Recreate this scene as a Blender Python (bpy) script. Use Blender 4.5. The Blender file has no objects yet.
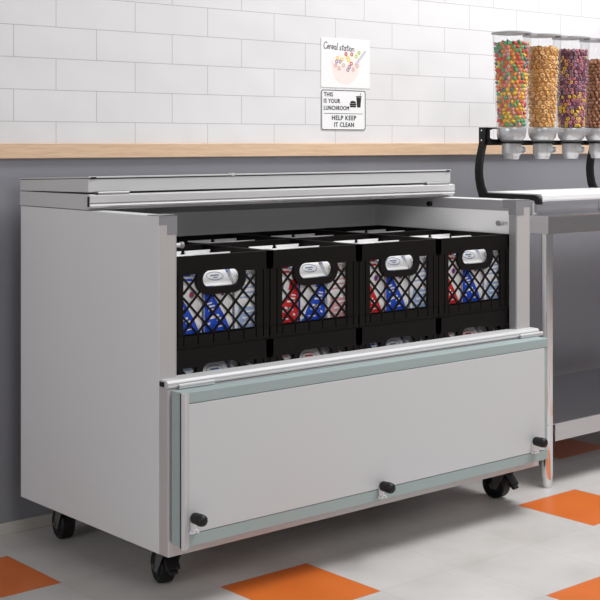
import bpy, bmesh, math, random
from mathutils import Vector, Matrix
C = bpy.context.scene.collection
SC = bpy.context.scene
PI = math.pi

# ------------------------------------------------------------------ materials
def mat(name, col, rough=0.5, metal=0.0, spec=0.5, **kw):
    m = bpy.data.materials.new(name); m.use_nodes = True
    p = m.node_tree.nodes['Principled BSDF']
    p.inputs['Base Color'].default_value = (*col, 1)
    p.inputs['Roughness'].default_value = rough
    p.inputs['Metallic'].default_value = metal
    p.inputs['Specular IOR Level'].default_value = spec
    for k, v in kw.items():
        p.inputs[k.replace('_', ' ')].default_value = v
    return m
def nodes(m): return m.node_tree.nodes, m.node_tree.links, m.node_tree.nodes['Principled BSDF']
def texco(m, scale=(1, 1, 1), loc=(0, 0, 0)):
    n, l, p = nodes(m)
    tc = n.new('ShaderNodeTexCoord'); mp = n.new('ShaderNodeMapping')
    mp.inputs['Scale'].default_value = scale; mp.inputs['Location'].default_value = loc
    l.new(tc.outputs['Object'], mp.inputs['Vector'])
    return mp.outputs['Vector']
def noise(m, vec, scale, detail=4, rough=0.5):
    n, l, p = nodes(m)
    t = n.new('ShaderNodeTexNoise'); t.inputs['Scale'].default_value = scale
    t.inputs['Detail'].default_value = detail; t.inputs['Roughness'].default_value = rough
    l.new(vec, t.inputs['Vector']); return t.outputs['Fac']
def ramp(m, fac, stops):
    n, l, p = nodes(m)
    r = n.new('ShaderNodeValToRGB'); e = r.color_ramp.elements
    while len(e) < len(stops): e.new(0.5)
    for i, (pos, c) in enumerate(stops):
        e[i].position = pos; e[i].color = (*c, 1)
    l.new(fac, r.inputs['Fac']); return r.outputs['Color']
def bump(m, h, strength=0.1, dist=0.01, prev=None):
    n, l, p = nodes(m)
    b = n.new('ShaderNodeBump'); b.inputs['Strength'].default_value = strength
    b.inputs['Distance'].default_value = dist
    l.new(h, b.inputs['Height'])
    if prev is not None: l.new(prev, b.inputs['Normal'])
    l.new(b.outputs['Normal'], p.inputs['Normal']); return b.outputs['Normal']
def mth(m, op, a, b=None, c=None):
    n, l, p = nodes(m)
    t = n.new('ShaderNodeMath'); t.operation = op
    for i, v in enumerate((a, b, c)):
        if v is None: continue
        if isinstance(v, (int, float)): t.inputs[i].default_value = v
        else: l.new(v, t.inputs[i])
    return t.outputs[0]
def mix(m, fac, a, b, mode='MIX'):
    n, l, p = nodes(m)
    t = n.new('ShaderNodeMix'); t.data_type = 'RGBA'; t.blend_type = mode
    if isinstance(fac, (int, float)): t.inputs[0].default_value = fac
    else: l.new(fac, t.inputs[0])
    for i, v in ((6, a), (7, b)):
        if isinstance(v, tuple): t.inputs[i].default_value = (*v, 1)
        else: l.new(v, t.inputs[i])
    return t.outputs[2]

M = {}
M['cooler'] = mat('cooler_paint', (0.68, 0.68, 0.685), 0.38, 0.0, 0.5)
M['cooler_front'] = mat('cooler_front_metal', (0.56, 0.53, 0.53), 0.3, 0.3)
M['liner'] = mat('liner_white', (0.90, 0.90, 0.90), 0.35)
M['trim_grey'] = mat('trim_grey', (0.34, 0.335, 0.345), 0.4, 0.1)
M['cap_grey'] = mat('cap_grey', (0.24, 0.235, 0.25), 0.45)
M['alu'] = mat('brushed_aluminium', (0.56, 0.55, 0.555), 0.52, 0.12, .3)
M['lidmetal'] = mat('lid_metal', (0.56, 0.56, 0.56), 0.5, 0.1, .4)
M['chrome'] = mat('chrome', (0.75, 0.75, 0.77), 0.12, 1.0)
M['steel'] = mat('stainless_steel', (0.60, 0.58, 0.59), 0.2, 1.0)
M['hinge'] = mat('hinge_metal', (0.36, 0.355, 0.35), 0.4, 0.4)
M['latch'] = mat('latch_metal', (0.80, 0.80, 0.82), 0.3, 0.35)
M['post'] = mat('post_trim', (0.45, 0.43, 0.425), 0.45)
M['gasket'] = mat('mint_gasket', (0.335, 0.405, 0.40), 0.45)
M['panel'] = mat('door_panel', (0.585, 0.59, 0.60), 0.36)
M['black'] = mat('black_plastic', (0.008, 0.008, 0.008), 0.45, 0, .35)
M['crate'] = mat('crate_plastic', (0.0065, 0.0052, 0.0048), 0.5, 0, 0.14)
M['rubber'] = mat('black_rubber', (0.006, 0.006, 0.006), 0.5, 0, .3)
M['bracketblack'] = mat('bracket_black', (0.007, 0.007, 0.008), 0.45, 0, .3)
M['caster_metal'] = mat('caster_metal', (0.16, 0.16, 0.165), 0.4, 0.7)
M['white'] = mat('tray_white', (0.82, 0.82, 0.82), 0.3)
M['paper'] = mat('paper_white', (0.80, 0.79, 0.79), 0.55)
M['signwhite'] = mat('sign_white', (0.80, 0.80, 0.80), 0.35)
M['ink'] = mat('sign_ink', (0.015, 0.015, 0.017), 0.5)
M['grey_ink'] = mat('grey_ink', (0.09, 0.09, 0.10), 0.5)
M['carton'] = mat('carton_white', (0.90, 0.895, 0.89), 0.4)
M['c_blue'] = mat('carton_blue', (0.010, 0.075, 0.60), 0.4)
M['c_red'] = mat('carton_red', (0.66, 0.018, 0.025), 0.4)
M['c_lblue'] = mat('carton_light_blue', (0.36, 0.48, 0.74), 0.4)
M['c_pink'] = mat('carton_pink', (0.72, 0.36, 0.38), 0.4)
M['c_navy'] = mat('carton_navy', (0.16, 0.22, 0.42), 0.4)
M['c_grey'] = mat('carton_grey', (0.42, 0.42, 0.43), 0.4)
M['headplastic'] = mat('dispenser_head_grey', (0.52, 0.52, 0.53), 0.25, 0.5)
M['lidplastic'] = mat('hopper_lid', (0.33, 0.33, 0.34), 0.35)
for k, c in dict(cg=(0.12, 0.46, 0.20), cr=(0.74, 0.10, 0.07), cy=(0.90, 0.60, 0.06), co=(0.88, 0.30, 0.08), cp=(0.72, 0.33, 0.30),
                 ct=(0.08, 0.28, 0.26), tan=(0.80, 0.46, 0.15), tan2=(0.62, 0.32, 0.10), tan3=(0.88, 0.56, 0.24), pu=(0.24, 0.08, 0.16), pk=(0.60, 0.20, 0.24),
                 br=(0.38, 0.155, 0.07), br2=(0.52, 0.24, 0.13), mv=(0.36, 0.20, 0.27), dk=(0.13, 0.045, 0.025)).items():
    M[k] = mat('cereal_' + {'cg':'green','cr':'red','cy':'yellow','co':'orange','cp':'pink','ct':'teal','tan':'tan','tan2':'dark_tan','tan3':'light_tan','pu':'purple','pk':'rose','br':'brown','br2':'light_brown','mv':'mauve','dk':'dark_brown'}[k], c, 0.6)
M['bowl_pink'] = mat('bowl_pink', (0.86, 0.70, 0.66), 0.55)
M['milk'] = mat('bowl_milk', (0.84, 0.76, 0.72), 0.55)
M['spoon'] = mat('spoon_grey', (0.55, 0.53, 0.60), 0.5)
M['loop_yellow'] = mat('loop_yellow', (0.80, 0.55, 0.10), 0.5)
M['loop_red'] = mat('loop_red', (0.55, 0.09, 0.06), 0.5)
M['loop_green'] = mat('loop_green', (0.42, 0.55, 0.06), 0.5)
M['loop_purple'] = mat('loop_purple', (0.30, 0.24, 0.35), 0.5)
M['loop_tan'] = mat('loop_tan', (0.60, 0.42, 0.36), 0.5)

# clear hopper plastic: mostly transparent with a sharp reflection
def clear():
    m = bpy.data.materials.new('clear_plastic'); m.use_nodes = True
    n, l = m.node_tree.nodes, m.node_tree.links
    n.remove(n['Principled BSDF']); out = n['Material Output']
    t = n.new('ShaderNodeBsdfTransparent'); t.inputs['Color'].default_value = (0.985, 0.985, 0.987, 1)
    g = n.new('ShaderNodeBsdfGlossy'); g.inputs['Roughness'].default_value = 0.08
    d = n.new('ShaderNodeBsdfDiffuse'); d.inputs['Color'].default_value = (0.8, 0.8, 0.82, 1)
    lw = n.new('ShaderNodeLayerWeight'); lw.inputs['Blend'].default_value = 0.5
    pw = n.new('ShaderNodeMath'); pw.operation = 'POWER'; pw.inputs[1].default_value = 4.0; l.new(lw.outputs['Facing'], pw.inputs[0])
    f = n.new('ShaderNodeMath'); f.operation = 'MULTIPLY_ADD'; f.inputs[1].default_value = 0.45; f.inputs[2].default_value = 0.012; l.new(pw.outputs[0], f.inputs[0])
    mx = n.new('ShaderNodeMixShader'); m2 = n.new('ShaderNodeMixShader')
    l.new(f.outputs[0], mx.inputs[0]); l.new(t.outputs[0], mx.inputs[1]); l.new(g.outputs[0], mx.inputs[2])
    m2.inputs[0].default_value = 0.006
    l.new(mx.outputs[0], m2.inputs[1]); l.new(d.outputs[0], m2.inputs[2]); l.new(m2.outputs[0], out.inputs[0])
    return m
M['clear'] = clear()

# painted/brushed subtle unevenness
for k in ('cooler', 'panel', 'liner', 'lidmetal', 'cooler_front'):
    m = M[k]; v = texco(m, (1, 1, 1)); bump(m, noise(m, v, 5, 2), 0.03, 0.01)
for k in ('steel',):
    m = M[k]; v = texco(m, (2, 2, 160)); f = noise(m, v, 4, 3)
    n, l, p = nodes(m); l.new(mth(m, 'MULTIPLY_ADD', f, 0.16, 0.12), p.inputs['Roughness'])

# white wall tile
TX, TZ = 0.2945, 0.0988
def tile_mat():
    m = mat('wall_tile', (0.78, 0.76, 0.765), 0.16)
    n, l, p = nodes(m)
    tc = n.new('ShaderNodeTexCoord'); sp = n.new('ShaderNodeSeparateXYZ'); l.new(tc.outputs['Object'], sp.inputs[0])
    cb = n.new('ShaderNodeCombineXYZ')
    l.new(mth(m, 'ADD', sp.outputs[0], -1.947 - TX/2 + TX*40), cb.inputs[0])
    l.new(mth(m, 'ADD', sp.outputs[2], -1.2565 + TZ*20), cb.inputs[1])
    b = n.new('ShaderNodeTexBrick'); b.offset = 0.5; b.offset_frequency = 2; b.squash = 1
    b.inputs['Scale'].default_value = 1; b.inputs['Mortar Size'].default_value = 0.0011; b.inputs['Mortar Smooth'].default_value = 0.2
    b.inputs['Brick Width'].default_value = TX; b.inputs['Row Height'].default_value = TZ; b.inputs['Bias'].default_value = 0
    b.inputs['Color1'].default_value = (0.700, 0.690, 0.697, 1); b.inputs['Color2'].default_value = (0.690, 0.680, 0.687, 1)
    b.inputs['Mortar'].default_value = (0.40, 0.385, 0.39, 1)
    l.new(cb.outputs[0], b.inputs['Vector']); l.new(b.outputs['Color'], p.inputs['Base Color'])
    wave = noise(m, tc.outputs['Object'], 5.5, 1)
    b1 = bump(m, wave, 0.30, 0.03)
    inv = mth(m, 'SUBTRACT', 1.0, b.outputs['Fac'])
    bump(m, inv, 0.3, 0.0008, b1)
    return m
M['tile'] = tile_mat()
def lowerwall():
    m = mat('wall_lower_panel', (0.29, 0.29, 0.318), 0.34, 0.25)
    v = texco(m, (60, 60, 0.6)); f = noise(m, v, 1, 3)
    n, l, p = nodes(m)
    l.new(mth(m, 'MULTIPLY_ADD', f, 0.15, 0.27), p.inputs['Roughness'])
    return m
M['lowwall'] = lowerwall()
def wood():
    m = mat('oak', (0.5, 0.3, 0.15), 0.45)
    v = texco(m, (1.3, 8, 30)); f = noise(m, v, 4, 5, 0.6)
    v2 = texco(m, (9, 60, 260)); f2 = noise(m, v2, 3, 3)
    c = ramp(m, f, [(0.3, (0.58, 0.39, 0.25)), (0.5, (0.67, 0.47, 0.315)), (0.72, (0.74, 0.54, 0.38))])
    c = mix(m, 0.25, c, ramp(m, f2, [(0.35, (0.40, 0.24, 0.13)), (0.65, (0.70, 0.50, 0.34))]))
    n, l, p = nodes(m); l.new(c, p.inputs['Base Color']); return m
M['oak'] = wood()
GX, GY, GS = 1.823, 3.426, 0.3052
def floor_mat():
    m = mat('floor_tile', (0.6, 0.58, 0.56), 0.28)
    n, l, p = nodes(m)
    tc = n.new('ShaderNodeTexCoord'); sp = n.new('ShaderNodeSeparateXYZ'); l.new(tc.outputs['Object'], sp.inputs[0])
    u = mth(m, 'DIVIDE', mth(m, 'SUBTRACT', sp.outputs[0], GX), GS)
    v = mth(m, 'DIVIDE', mth(m, 'SUBTRACT', GY, sp.outputs[1]), GS)
    i = mth(m, 'FLOOR', u); j = mth(m, 'FLOOR', v)
    def near(x, val): return mth(m, 'COMPARE', x, val, 0.25)
    a = near(mth(m, 'FLOORED_MODULO', i, 2.0), 1.0)
    b = near(mth(m, 'FLOORED_MODULO', mth(m, 'ADD', mth(m, 'SUBTRACT', i, 1.0), j), 4.0), 2.0)
    orange = mth(m, 'MULTIPLY', a, b)
    fu = mth(m, 'ABSOLUTE', mth(m, 'SUBTRACT', mth(m, 'FRACT', u), 0.5)); fv = mth(m, 'ABSOLUTE', mth(m, 'SUBTRACT', mth(m, 'FRACT', v), 0.5))
    edge = mth(m, 'GREATER_THAN', mth(m, 'MAXIMUM', fu, fv), 0.4965)
    n1 = noise(m, tc.outputs['Object'], 4.5, 3, 0.5); n2 = noise(m, tc.outputs['Object'], 40, 3)
    grey = ramp(m, n1, [(0.25, (0.50, 0.475, 0.455)), (0.5, (0.575, 0.55, 0.53)), (0.75, (0.63, 0.61, 0.59))])
    grey = mix(m, 0.06, grey, ramp(m, n2, [(0.3, (0.45, 0.42, 0.40)), (0.7, (0.7, 0.68, 0.66))]))
    # each tile a slightly different shade
    wn = n.new('ShaderNodeTexWhiteNoise'); wn.noise_dimensions = '2D'
    cb = n.new('ShaderNodeCombineXYZ'); l.new(i, cb.inputs[0]); l.new(j, cb.inputs[1]); l.new(cb.outputs[0], wn.inputs['Vector'])
    sh = mth(m, 'MULTIPLY_ADD', wn.outputs['Value'], 0.05, 0.95)
    cc = n.new('ShaderNodeCombineColor'); [l.new(sh, cc.inputs[k]) for k in range(3)]
    grey = mix(m, 1.0, grey, cc.outputs[0], 'MULTIPLY')
    orangec = ramp(m, n1, [(0.3, (0.63, 0.135, 0.018)), (0.7, (0.70, 0.165, 0.025))])
    col = mix(m, orange, grey, orangec)
    col = mix(m, mth(m, 'MULTIPLY', edge, 0.55), col, (0.36, 0.34, 0.33))
    l.new(col, p.inputs['Base Color'])
    l.new(mth(m, 'MULTIPLY_ADD', n1, 0.06, 0.27), p.inputs['Roughness'])
    b1 = bump(m, n2, 0.03, 0.002)
    bump(m, mth(m, 'SUBTRACT', 1.0, edge), 0.3, 0.001, b1)
    return m
M['floor'] = floor_mat()
M['baseboard'] = mat('baseboard_beige', (0.52, 0.48, 0.44), 0.4)

# ------------------------------------------------------------------ mesh helpers
class MB:
    def __init__(s): s.v = []; s.f = []; s.m = []
    def add(s, vs, fs, mi=0):
        o = len(s.v); s.v += [tuple(v) for v in vs]
        s.f += [tuple(o + i for i in f) for f in fs]; s.m += [mi]*len(fs); return s
    def box(s, x0, x1, y0, y1, z0, z1, mi=0):
        vs = [(x, y, z) for x in (x0, x1) for y in (y0, y1) for z in (z0, z1)]
        return s.add(vs, [(0, 1, 3, 2), (4, 6, 7, 5), (0, 4, 5, 1), (2, 3, 7, 6), (0, 2, 6, 4), (1, 5, 7, 3)], mi)
    def prism(s, pts, a, b, axis='x', mi=0):
        """pts: convex or simple polygon; axis x: pts are (y,z); y: (x,z); z: (x,y)"""
        def mk(p, t):
            return {'x': (t, p[0], p[1]), 'y': (p[0], t, p[1]), 'z': (p[0], p[1], t)}[axis]
        n = len(pts); vs = [mk(p, a) for p in pts] + [mk(p, b) for p in pts]
        fs = [tuple(range(n)), tuple(range(2*n - 1, n - 1, -1))] + [(i, (i + 1) % n, n + (i + 1) % n, n + i) for i in range(n)]
        return s.add(vs, fs, mi)
    def ring(s, inner, outer, a, b, axis='y', mi=0):
        def mk(p, t):
            return {'x': (t, p[0], p[1]), 'y': (p[0], t, p[1]), 'z': (p[0], p[1], t)}[axis]
        n = len(inner); vs = [mk(p, t) for t in (a, b) for q in (inner, outer) for p in q]
        fs = []
        for i in range(n):
            j = (i + 1) % n
            fs += [(i, j, n + j, n + i), (2*n + i, 3*n + i, 3*n + j, 2*n + j), (i, 2*n + i, 2*n + j, j), (n + i, n + j, 3*n + j, 3*n + i)]
        return s.add(vs, fs, mi)
    def tube(s, pts, r, n=12, mi=0, cap=True):
        pts = [Vector(p) for p in pts]; rs = r if isinstance(r, (list, tuple)) else [r]*len(pts)
        vs = []; fs = []; prevu = None
        for k, p in enumerate(pts):
            d = (pts[min(k + 1, len(pts) - 1)] - pts[max(k - 1, 0)]).normalized()
            if prevu is None:
                ref = Vector((0, 0, 1)) if abs(d.z) < .9 else Vector((1, 0, 0)); u = d.cross(ref).normalized()
            else: u = (prevu - d*prevu.dot(d)).normalized()
            w = d.cross(u); prevu = u
            vs += [p + (u*math.cos(2*PI*i/n) + w*math.sin(2*PI*i/n))*rs[k] for i in range(n)]
        for k in range(len(pts) - 1):
            for i in range(n):
                fs.append((k*n + i, k*n + (i + 1) % n, (k + 1)*n + (i + 1) % n, (k + 1)*n + i))
        if cap: fs += [tuple(range(n - 1, -1, -1)), tuple(range((len(pts) - 1)*n, len(pts)*n))]
        return s.add(vs, fs, mi)
    def lathe(s, prof, c=(0, 0, 0), n=32, axis='z', mi=0, close=False):
        vs = []; fs = []
        for r, z in prof:
            for i in range(n):
                a = 2*PI*i/n; x, y = r*math.cos(a), r*math.sin(a)
                q = {'z': (x, y, z), 'y': (x, z, y), 'x': (z, x, y)}[axis]
                vs.append((c[0] + q[0], c[1] + q[1], c[2] + q[2]))
        K = len(prof)
        for k in range(K if close else K - 1):
            for i in range(n):
                k2 = (k + 1) % K
                fs.append((k*n + i, k*n + (i + 1) % n, k2*n + (i + 1) % n, k2*n + i))
        return s.add(vs, fs, mi)
    def build(s, name, mats, parent=None, bevel=0, smooth=False, seg=2, angle=35):
        me = bpy.data.meshes.new(name)
        me.from_pydata(s.v, [], s.f)
        mats = mats if isinstance(mats, (list, tuple)) else [mats]
        for k in mats: me.materials.append(M[k])
        for p, i in zip(me.polygons, s.m): p.material_index = i
        bm = bmesh.new(); bm.from_mesh(me); bmesh.ops.recalc_face_normals(bm, faces=bm.faces); bm.to_mesh(me); bm.free()
        o = bpy.data.objects.new(name, me); C.objects.link(o)
        if parent is not None: o.parent = parent
        if bevel:
            b = o.modifiers.new('bevel', 'BEVEL'); b.width = bevel; b.segments = seg; b.limit_method = 'ANGLE'; b.angle_limit = math.radians(40)
        if smooth:
            for p in me.polygons: p.use_smooth = True
            try: me.set_sharp_from_angle(angle=math.radians(angle))
            except Exception: pass
        return o

def empty(name, loc, rz=0, parent=None):
    o = bpy.data.objects.new(name, None); C.objects.link(o); o.location = loc; o.rotation_euler = (0, 0, rz)
    o.empty_display_size = 0.05
    if parent is not None: o.parent = parent
    return o
def tag(o, label, cat, group=None, kind=None):
    if label: o['label'] = label
    if cat: o['category'] = cat
    if group: o['group'] = group
    if kind: o['kind'] = kind
    return o
def struct(o): o['kind'] = 'structure'; return o
def rel(o, root):
    """world-space mesh of part o re-expressed relative to its root (unrotated)"""
    o.data.transform(Matrix.Translation(-root.matrix_world.translation if False else -Vector(root.location))); return o

# ------------------------------------------------------------------ setting
WY = 3.62
struct(MB().box(-4, 14, -9, WY + 0.12, -0.1, 0).build('floor', 'floor'))
w = MB(); w.box(-2.5, 9.5, WY, WY + 0.12, 0, 1.165, 1); w.box(-2.5, 9.5, WY, WY + 0.12, 1.165, 3.0, 0)
struct(w.build('wall_back', ['tile', 'lowwall']))
struct(MB().box(-2.5, 9.5, WY - 0.022, WY, 1.1425, 1.1895).build('trim_1', 'oak', bevel=0.002))
struct(MB().box(-2.5, 9.5, WY - 0.012, WY, 0, 0.036).build('baseboard_back', 'baseboard', bevel=0.002))

# ------------------------------------------------------------------ milk cooler
X0, X1 = 1.925, 3.402          # outer sides
XI0, XI1 = 1.976, 3.336        # inner sides
YF, YB, YIB = 2.806, 3.536, 3.476
ZB, ZT, ZF = 0.130, 1.002, 0.3888
cool = empty('milk_cooler', (2.66, 3.17, 0))
tag(cool, 'large light grey milk cooler on casters, lid folded back and front door dropped open', 'milk cooler')
def part(mb, name, mats, parent=cool, root=cool, **k):
    o = mb.build(name, mats, parent, **k); o.data.transform(Matrix.Translation(-Vector(root.location))); return o
b = MB()
b.prism([(X0, YF), (XI0, YF), (XI0, YIB), (XI1, YIB), (XI1, YF), (X1, YF), (X1, YB), (X0, YB)], ZB, ZT, 'z')
b.box(XI0 - .004, XI1 + .004, YF + .004, YIB + .004, ZB + .003, ZF)
body = part(b, 'cabinet', 'cooler', bevel=0.0025)
# front wall proud of the side walls
part(MB().box(X0 + .0005, X1 - .0005, 2.767, YF + 0.024, ZB + .0005, 0.560), 'front_wall', 'cooler_front', bevel=0.002)
# white liner and grey trims inside
l_ = MB()
l_.box(XI1 - .003, XI1, YF + .030, YIB, ZF, 0.966); l_.box(XI0, XI0 + .003, YF + .030, YIB, ZF, 0.966)
l_.box(XI0, XI1, YIB - .003, YIB, ZF, 0.966)
part(l_, 'liner', 'liner', body)
t_ = MB()
for s in (0, 1):
    xa, xb = (XI1 - .004, XI1) if s else (XI0, XI0 + .004)
    t_.box(xa, xb, YF, YIB, 0.966, ZT - .001); t_.box(xa, xb, YF, YF + .030, 0.585, 0.966)
t_.box(XI0, XI1, YIB - .004, YIB, 0.966, ZT - .001)
part(t_, 'rim_trim', 'trim_grey', bevel=0.001)
# stepped corner caps on the front posts
for s in (0, 1):
    xi, xo = (XI1, X1) if s else (XI0, X0); d = 1 if s else -1
    c = MB(); y = YF - .0015
    def bx(u0, u1, z0, z1):
        a, e = sorted((xi + d*u0, xi + d*u1)); c.box(a, e, y, YF, z0, z1)
    wd = abs(xo - xi)
    bx(-.0045, wd*.52, .952, ZT + .001); bx(wd*.52, wd + .0005, .978, ZT + .001)
    a, e = sorted((xi - d*.0055, xi - d*.004))
    c.box(a, e, y, YF + .03, .955, ZT + .001); c.box(a, e, YF + .03, YF + .055, .975, ZT + .001)
    a, e = sorted((xi - d*.005, xo)); c.box(a, e, y, YF + .055, ZT - .0005, ZT + .0012)
    part(c, 'corner_cap', 'cap_grey')
for xa, xb in ((X0 + .0015, XI0), (XI1, X1 - .0015)):
    part(MB().box(xa, xb, YF - .001, YF, .560, ZT - .001), 'post_trim', 'post')
# lower rail across the opening
r = MB(); r.prism([(2.770, .5605), (2.770, .574), (2.776, .5805), (2.812, .5805), (2.830, .5805), (2.830, .5605)], 1.927, 3.408, 'x')
r.box(1.927, 3.408, 2.766, 2.770, .562, .5675)
rail = part(r, 'front_rail', 'alu', bevel=0.001)
part(MB().box(1.9258, 1.927, 2.785, 2.820, .5635, .576), 'rail_end', 'black', rail)
for xa, xb in ((1.955, 2.068), (3.300, 3.412)):
    h = MB(); h.box(xa, xb, 2.758, 2.7655, .5595, .5655); h.tube([(xa, 2.762, .5665), (xb, 2.762, .5665)], .0048, 10)
    part(h, 'door_hinge', 'alu', smooth=True)
# dropped door
DX0, DX1, DY0, DY1, DZ0, DZ1 = 1.933, 3.382, 2.712, 2.763, 0.166, 0.5575
dr = MB(); dr.box(DX0, DX1, DY0 + .004, DY1, DZ0, DZ1)
door = part(dr, 'drop_door', 'gasket', bevel=0.0015)
door['label'] = 'front door hanging open with mint gasket strips'
part(MB().box(DX0 + .018, DX1 - .020, DY0 - .001, DY0 + .0042, .1995, .5275), 'door_panel', 'panel', door, bevel=0.001)
part(MB().box(DX0 + .016, DX1 - .001, DY0, DY0 + .0042, .5295, .5572), 'gasket_strip', 'gasket', door, bevel=0.001)
part(MB().box(DX0 + .016, DX1 - .001, DY0, DY0 + .0042, .1665, .1978), 'gasket_strip', 'gasket', door, bevel=0.001)
bd = MB(); bd.tube([(DX0 + .003, DY0 + .001, .161), (DX0 + .003, DY0 + .001, .556)], .0068, 14); bd.box(DX0 + .006, DX0 + .0175, DY0 - .002, DY0 + .004, .163, .556)
part(bd, 'edge_bead', 'alu', door, smooth=True)
part(MB().box(DX0 - .001, DX0 + .001, DY0 + .007, DY0 + .012, .163, .556), 'edge_groove', 'rubber', door)
# latches with black knobs
for x, z in ((1.962, .2400), (2.626, .2085), (3.306, .2365)):
    zz = max(z - .040, .172)
    lt = MB(); lt.box(x - .009, x + .009, DY0 - .006, DY0 - .001, zz, z + .004)
    lt.box(x - .013, x + .015, DY0 - .009, DY0 - .001, zz, zz + .008)
    lt.tube([(x - .006, DY0 - .002, zz + .004), (x - .006, DY0 - .014, zz + .004)], .0035, 10)
    lt.tube([(x + .009, DY0 - .002, zz + .004), (x + .009, DY0 - .014, zz + .004)], .0035, 10)
    la = part(lt, 'latch', 'latch', smooth=True)
    kn = MB(); L = .050; y = DY0 - .003
    kn.lathe([(.0001, y), (.010, y - .001), (.0135, y - .006), (.0148, y - .014), (.0142, y - .02), (.0152, y - .026), (.0155, y - .036), (.0140, y - .044), (.0095, y - .049), (.0001, y - .0505)], (x, 0, z), 24, 'y')
    part(kn, 'knob', 'black', la, smooth=True, angle=60)
# receiving pins and bumper
for (x, d, y, z, e_) in ((XI1 - .003, -1, 2.862, .926, 0), (XI0 + .003, 1, 2.835, .921, .014)):
    pn = MB(); pn.tube([(x, y, z), (x + d*(.020 + e_), y, z)], .0060, 14)
    pn.box(min(x, x + d*.003), max(x, x + d*.003), y - .022, y + .004, z - .005, z + .005)
    pin = part(pn, 'latch_pin', 'alu', smooth=True)
    part(MB().tube([(x + d*(.019 + e_), y, z), (x + d*(.027 + e_), y, z)], .0085, 16), 'pin_tip', 'cap_grey', pin, smooth=True)
part(MB().tube([(XI1 - .004, 3.19, .978), (XI1 - .016, 3.19, .978)], .009, 14), 'bumper', 'rubber', smooth=True)
# lids
ld = MB(); ld.prism([(3.150, 1.0035), (3.150, 1.047), (3.540, 1.0455), (3.540, 1.0035)], X0 - .001, X1 + .001, 'x')
lower = part(ld, 'fixed_lid', 'lidmetal', bevel=0.002)
ex = MB(); ex.prism([(3.150, 1.0095), (3.136, 1.0095), (3.130, 1.0115), (3.1275, 1.016), (3.130, 1.0205), (3.133, 1.0215), (3.133, 1.0235), (3.128, 1.0245), (3.128, 1.0435), (3.131, 1.0455), (3.150, 1.0455)], X0 - .008, X1 - .014, 'x')
part(ex, 'lid_edge', 'alu', lower)
part(MB().box(X0 - .0092, X0 - .008, 3.133, 3.142, 1.013, 1.041), 'edge_slot', 'rubber', lower)
up = MB(); up.prism([(3.152, 1.0525), (3.152, 1.0905), (3.540, 1.0795), (3.540, 1.0475)], X0, 3.392, 'x')
upper = part(up, 'folded_lid', 'lidmetal', bevel=0.002)
tp = MB(); tp.prism([(3.149, 1.0925), (3.149, 1.0960), (3.153, 1.0970), (3.541, 1.0850), (3.541, 1.0815)], X0 + .0005, 2.424, 'x')
tp.prism([(3.149, 1.0925), (3.149, 1.0960), (3.153, 1.0970), (3.541, 1.0850), (3.541, 1.0815)], 2.438, 3.3915, 'x')
part(tp, 'lid_skin', 'alu', upper)
part(MB().prism([(3.151, 1.0895), (3.151, 1.0932), (3.540, 1.0818), (3.540, 1.078)], X0 + .004, 3.388, 'x'), 'lid_seal', 'rubber', upper)
part(MB().box(2.425, 2.437, 3.149, 3.165, 1.0905, 1.0995), 'lid_clip', 'lidmetal', upper, bevel=.001)
for xa, xb in ((1.931, 1.949), (3.368, 3.385)):
    part(MB().box(xa, xb, 3.1475, 3.150, 1.0912, 1.0952), 'lid_plug', 'rubber', upper)
for xa, xb in ((1.949, 2.052), (3.262, 3.372)):
    h = MB(); h.tube([(xa, 3.143, 1.0500), (xb, 3.143, 1.0500)], .0052, 12); h.box(xa, xb, 3.141, 3.158, 1.0465, 1.0512); h.box(xa, xb, 3.148, 3.152, 1.0465, 1.056)
    part(h, 'lid_hinge', 'hinge', smooth=True)
# casters
def caster(x, y, rz, px, py):
    """wheel contact point (x,y), swivel stem at (px,py)"""
    c = empty('caster', (x - cool.location.x, y - cool.location.y, 0), rz, cool)
    R, W = .0455, .045
    wv = MB(); wv.lathe([(.012, -W/2), (.026, -W/2), (.030, -W/2 + .004), (R - .006, -W/2 + .001), (R, -W/2 + .006), (R, W/2 - .006), (R - .006, W/2 - .001), (.030, W/2 - .004), (.026, W/2), (.012, W/2)], (0, 0, R), 40, 'x', close=True)
    wh = wv.build('wheel', 'rubber', c, smooth=True)
    M4 = Matrix.Rotation(-rz, 4, 'Z')
    sv = M4 @ Vector((px - x, py - y, 0))
    f = MB()
    for d in (-1, 1):
        f.prism([(sv.y*.2 - .011, R - .012), (sv.y*.2 + .011, R - .012), (sv.y + .026, .108), (sv.y - .026, .108)], d*(W/2 + .003), d*(W/2 + .0055), 'x')
    f.box(sv.x - W/2 - .0055, sv.x + W/2 + .0055, sv.y - .028, sv.y + .028, .104, .109)
    f.tube([(-W/2 - .009, 0, R), (W/2 + .009, 0, R)], .007, 12)
    f.tube([(sv.x, sv.y, .108), (sv.x, sv.y, .1245)], .024, 20)
    f.box(sv.x - .034, sv.x + .034, sv.y - .040, sv.y + .040, .1245, .1297)
    f.build('fork', 'caster_metal', c, smooth=True)
    return c, sv
def brake(c, sv):
    k = MB(); s = -1 if sv.y > 0 else 1
    k.prism([(s*.005, .094), (s*.056, .084), (s*.080, .058), (s*.074, .051), (s*.052, .072), (s*.005, .086)], -.020, .020, 'x')
    k.prism([(s*.056, .054), (s*.078, .040), (s*.086, .048), (s*.066, .064)], -.012, .012, 'x')
    k.build('brake_pedal', 'black', c, bevel=.002)
c, sv = caster(2.037, 2.950, math.radians(-14), 2.030, 2.895); brake(c, Vector((0, 1, 0)))
c, sv = caster(2.036, 3.475, math.radians(-9), 2.030, 3.44)
c, sv = caster(3.372, 2.925, math.radians(4), 3.345, 2.885); brake(c, Vector((0, 1, 0)))
c, sv = caster(3.300, 3.470, math.radians(5), 3.31, 3.44)

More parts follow.
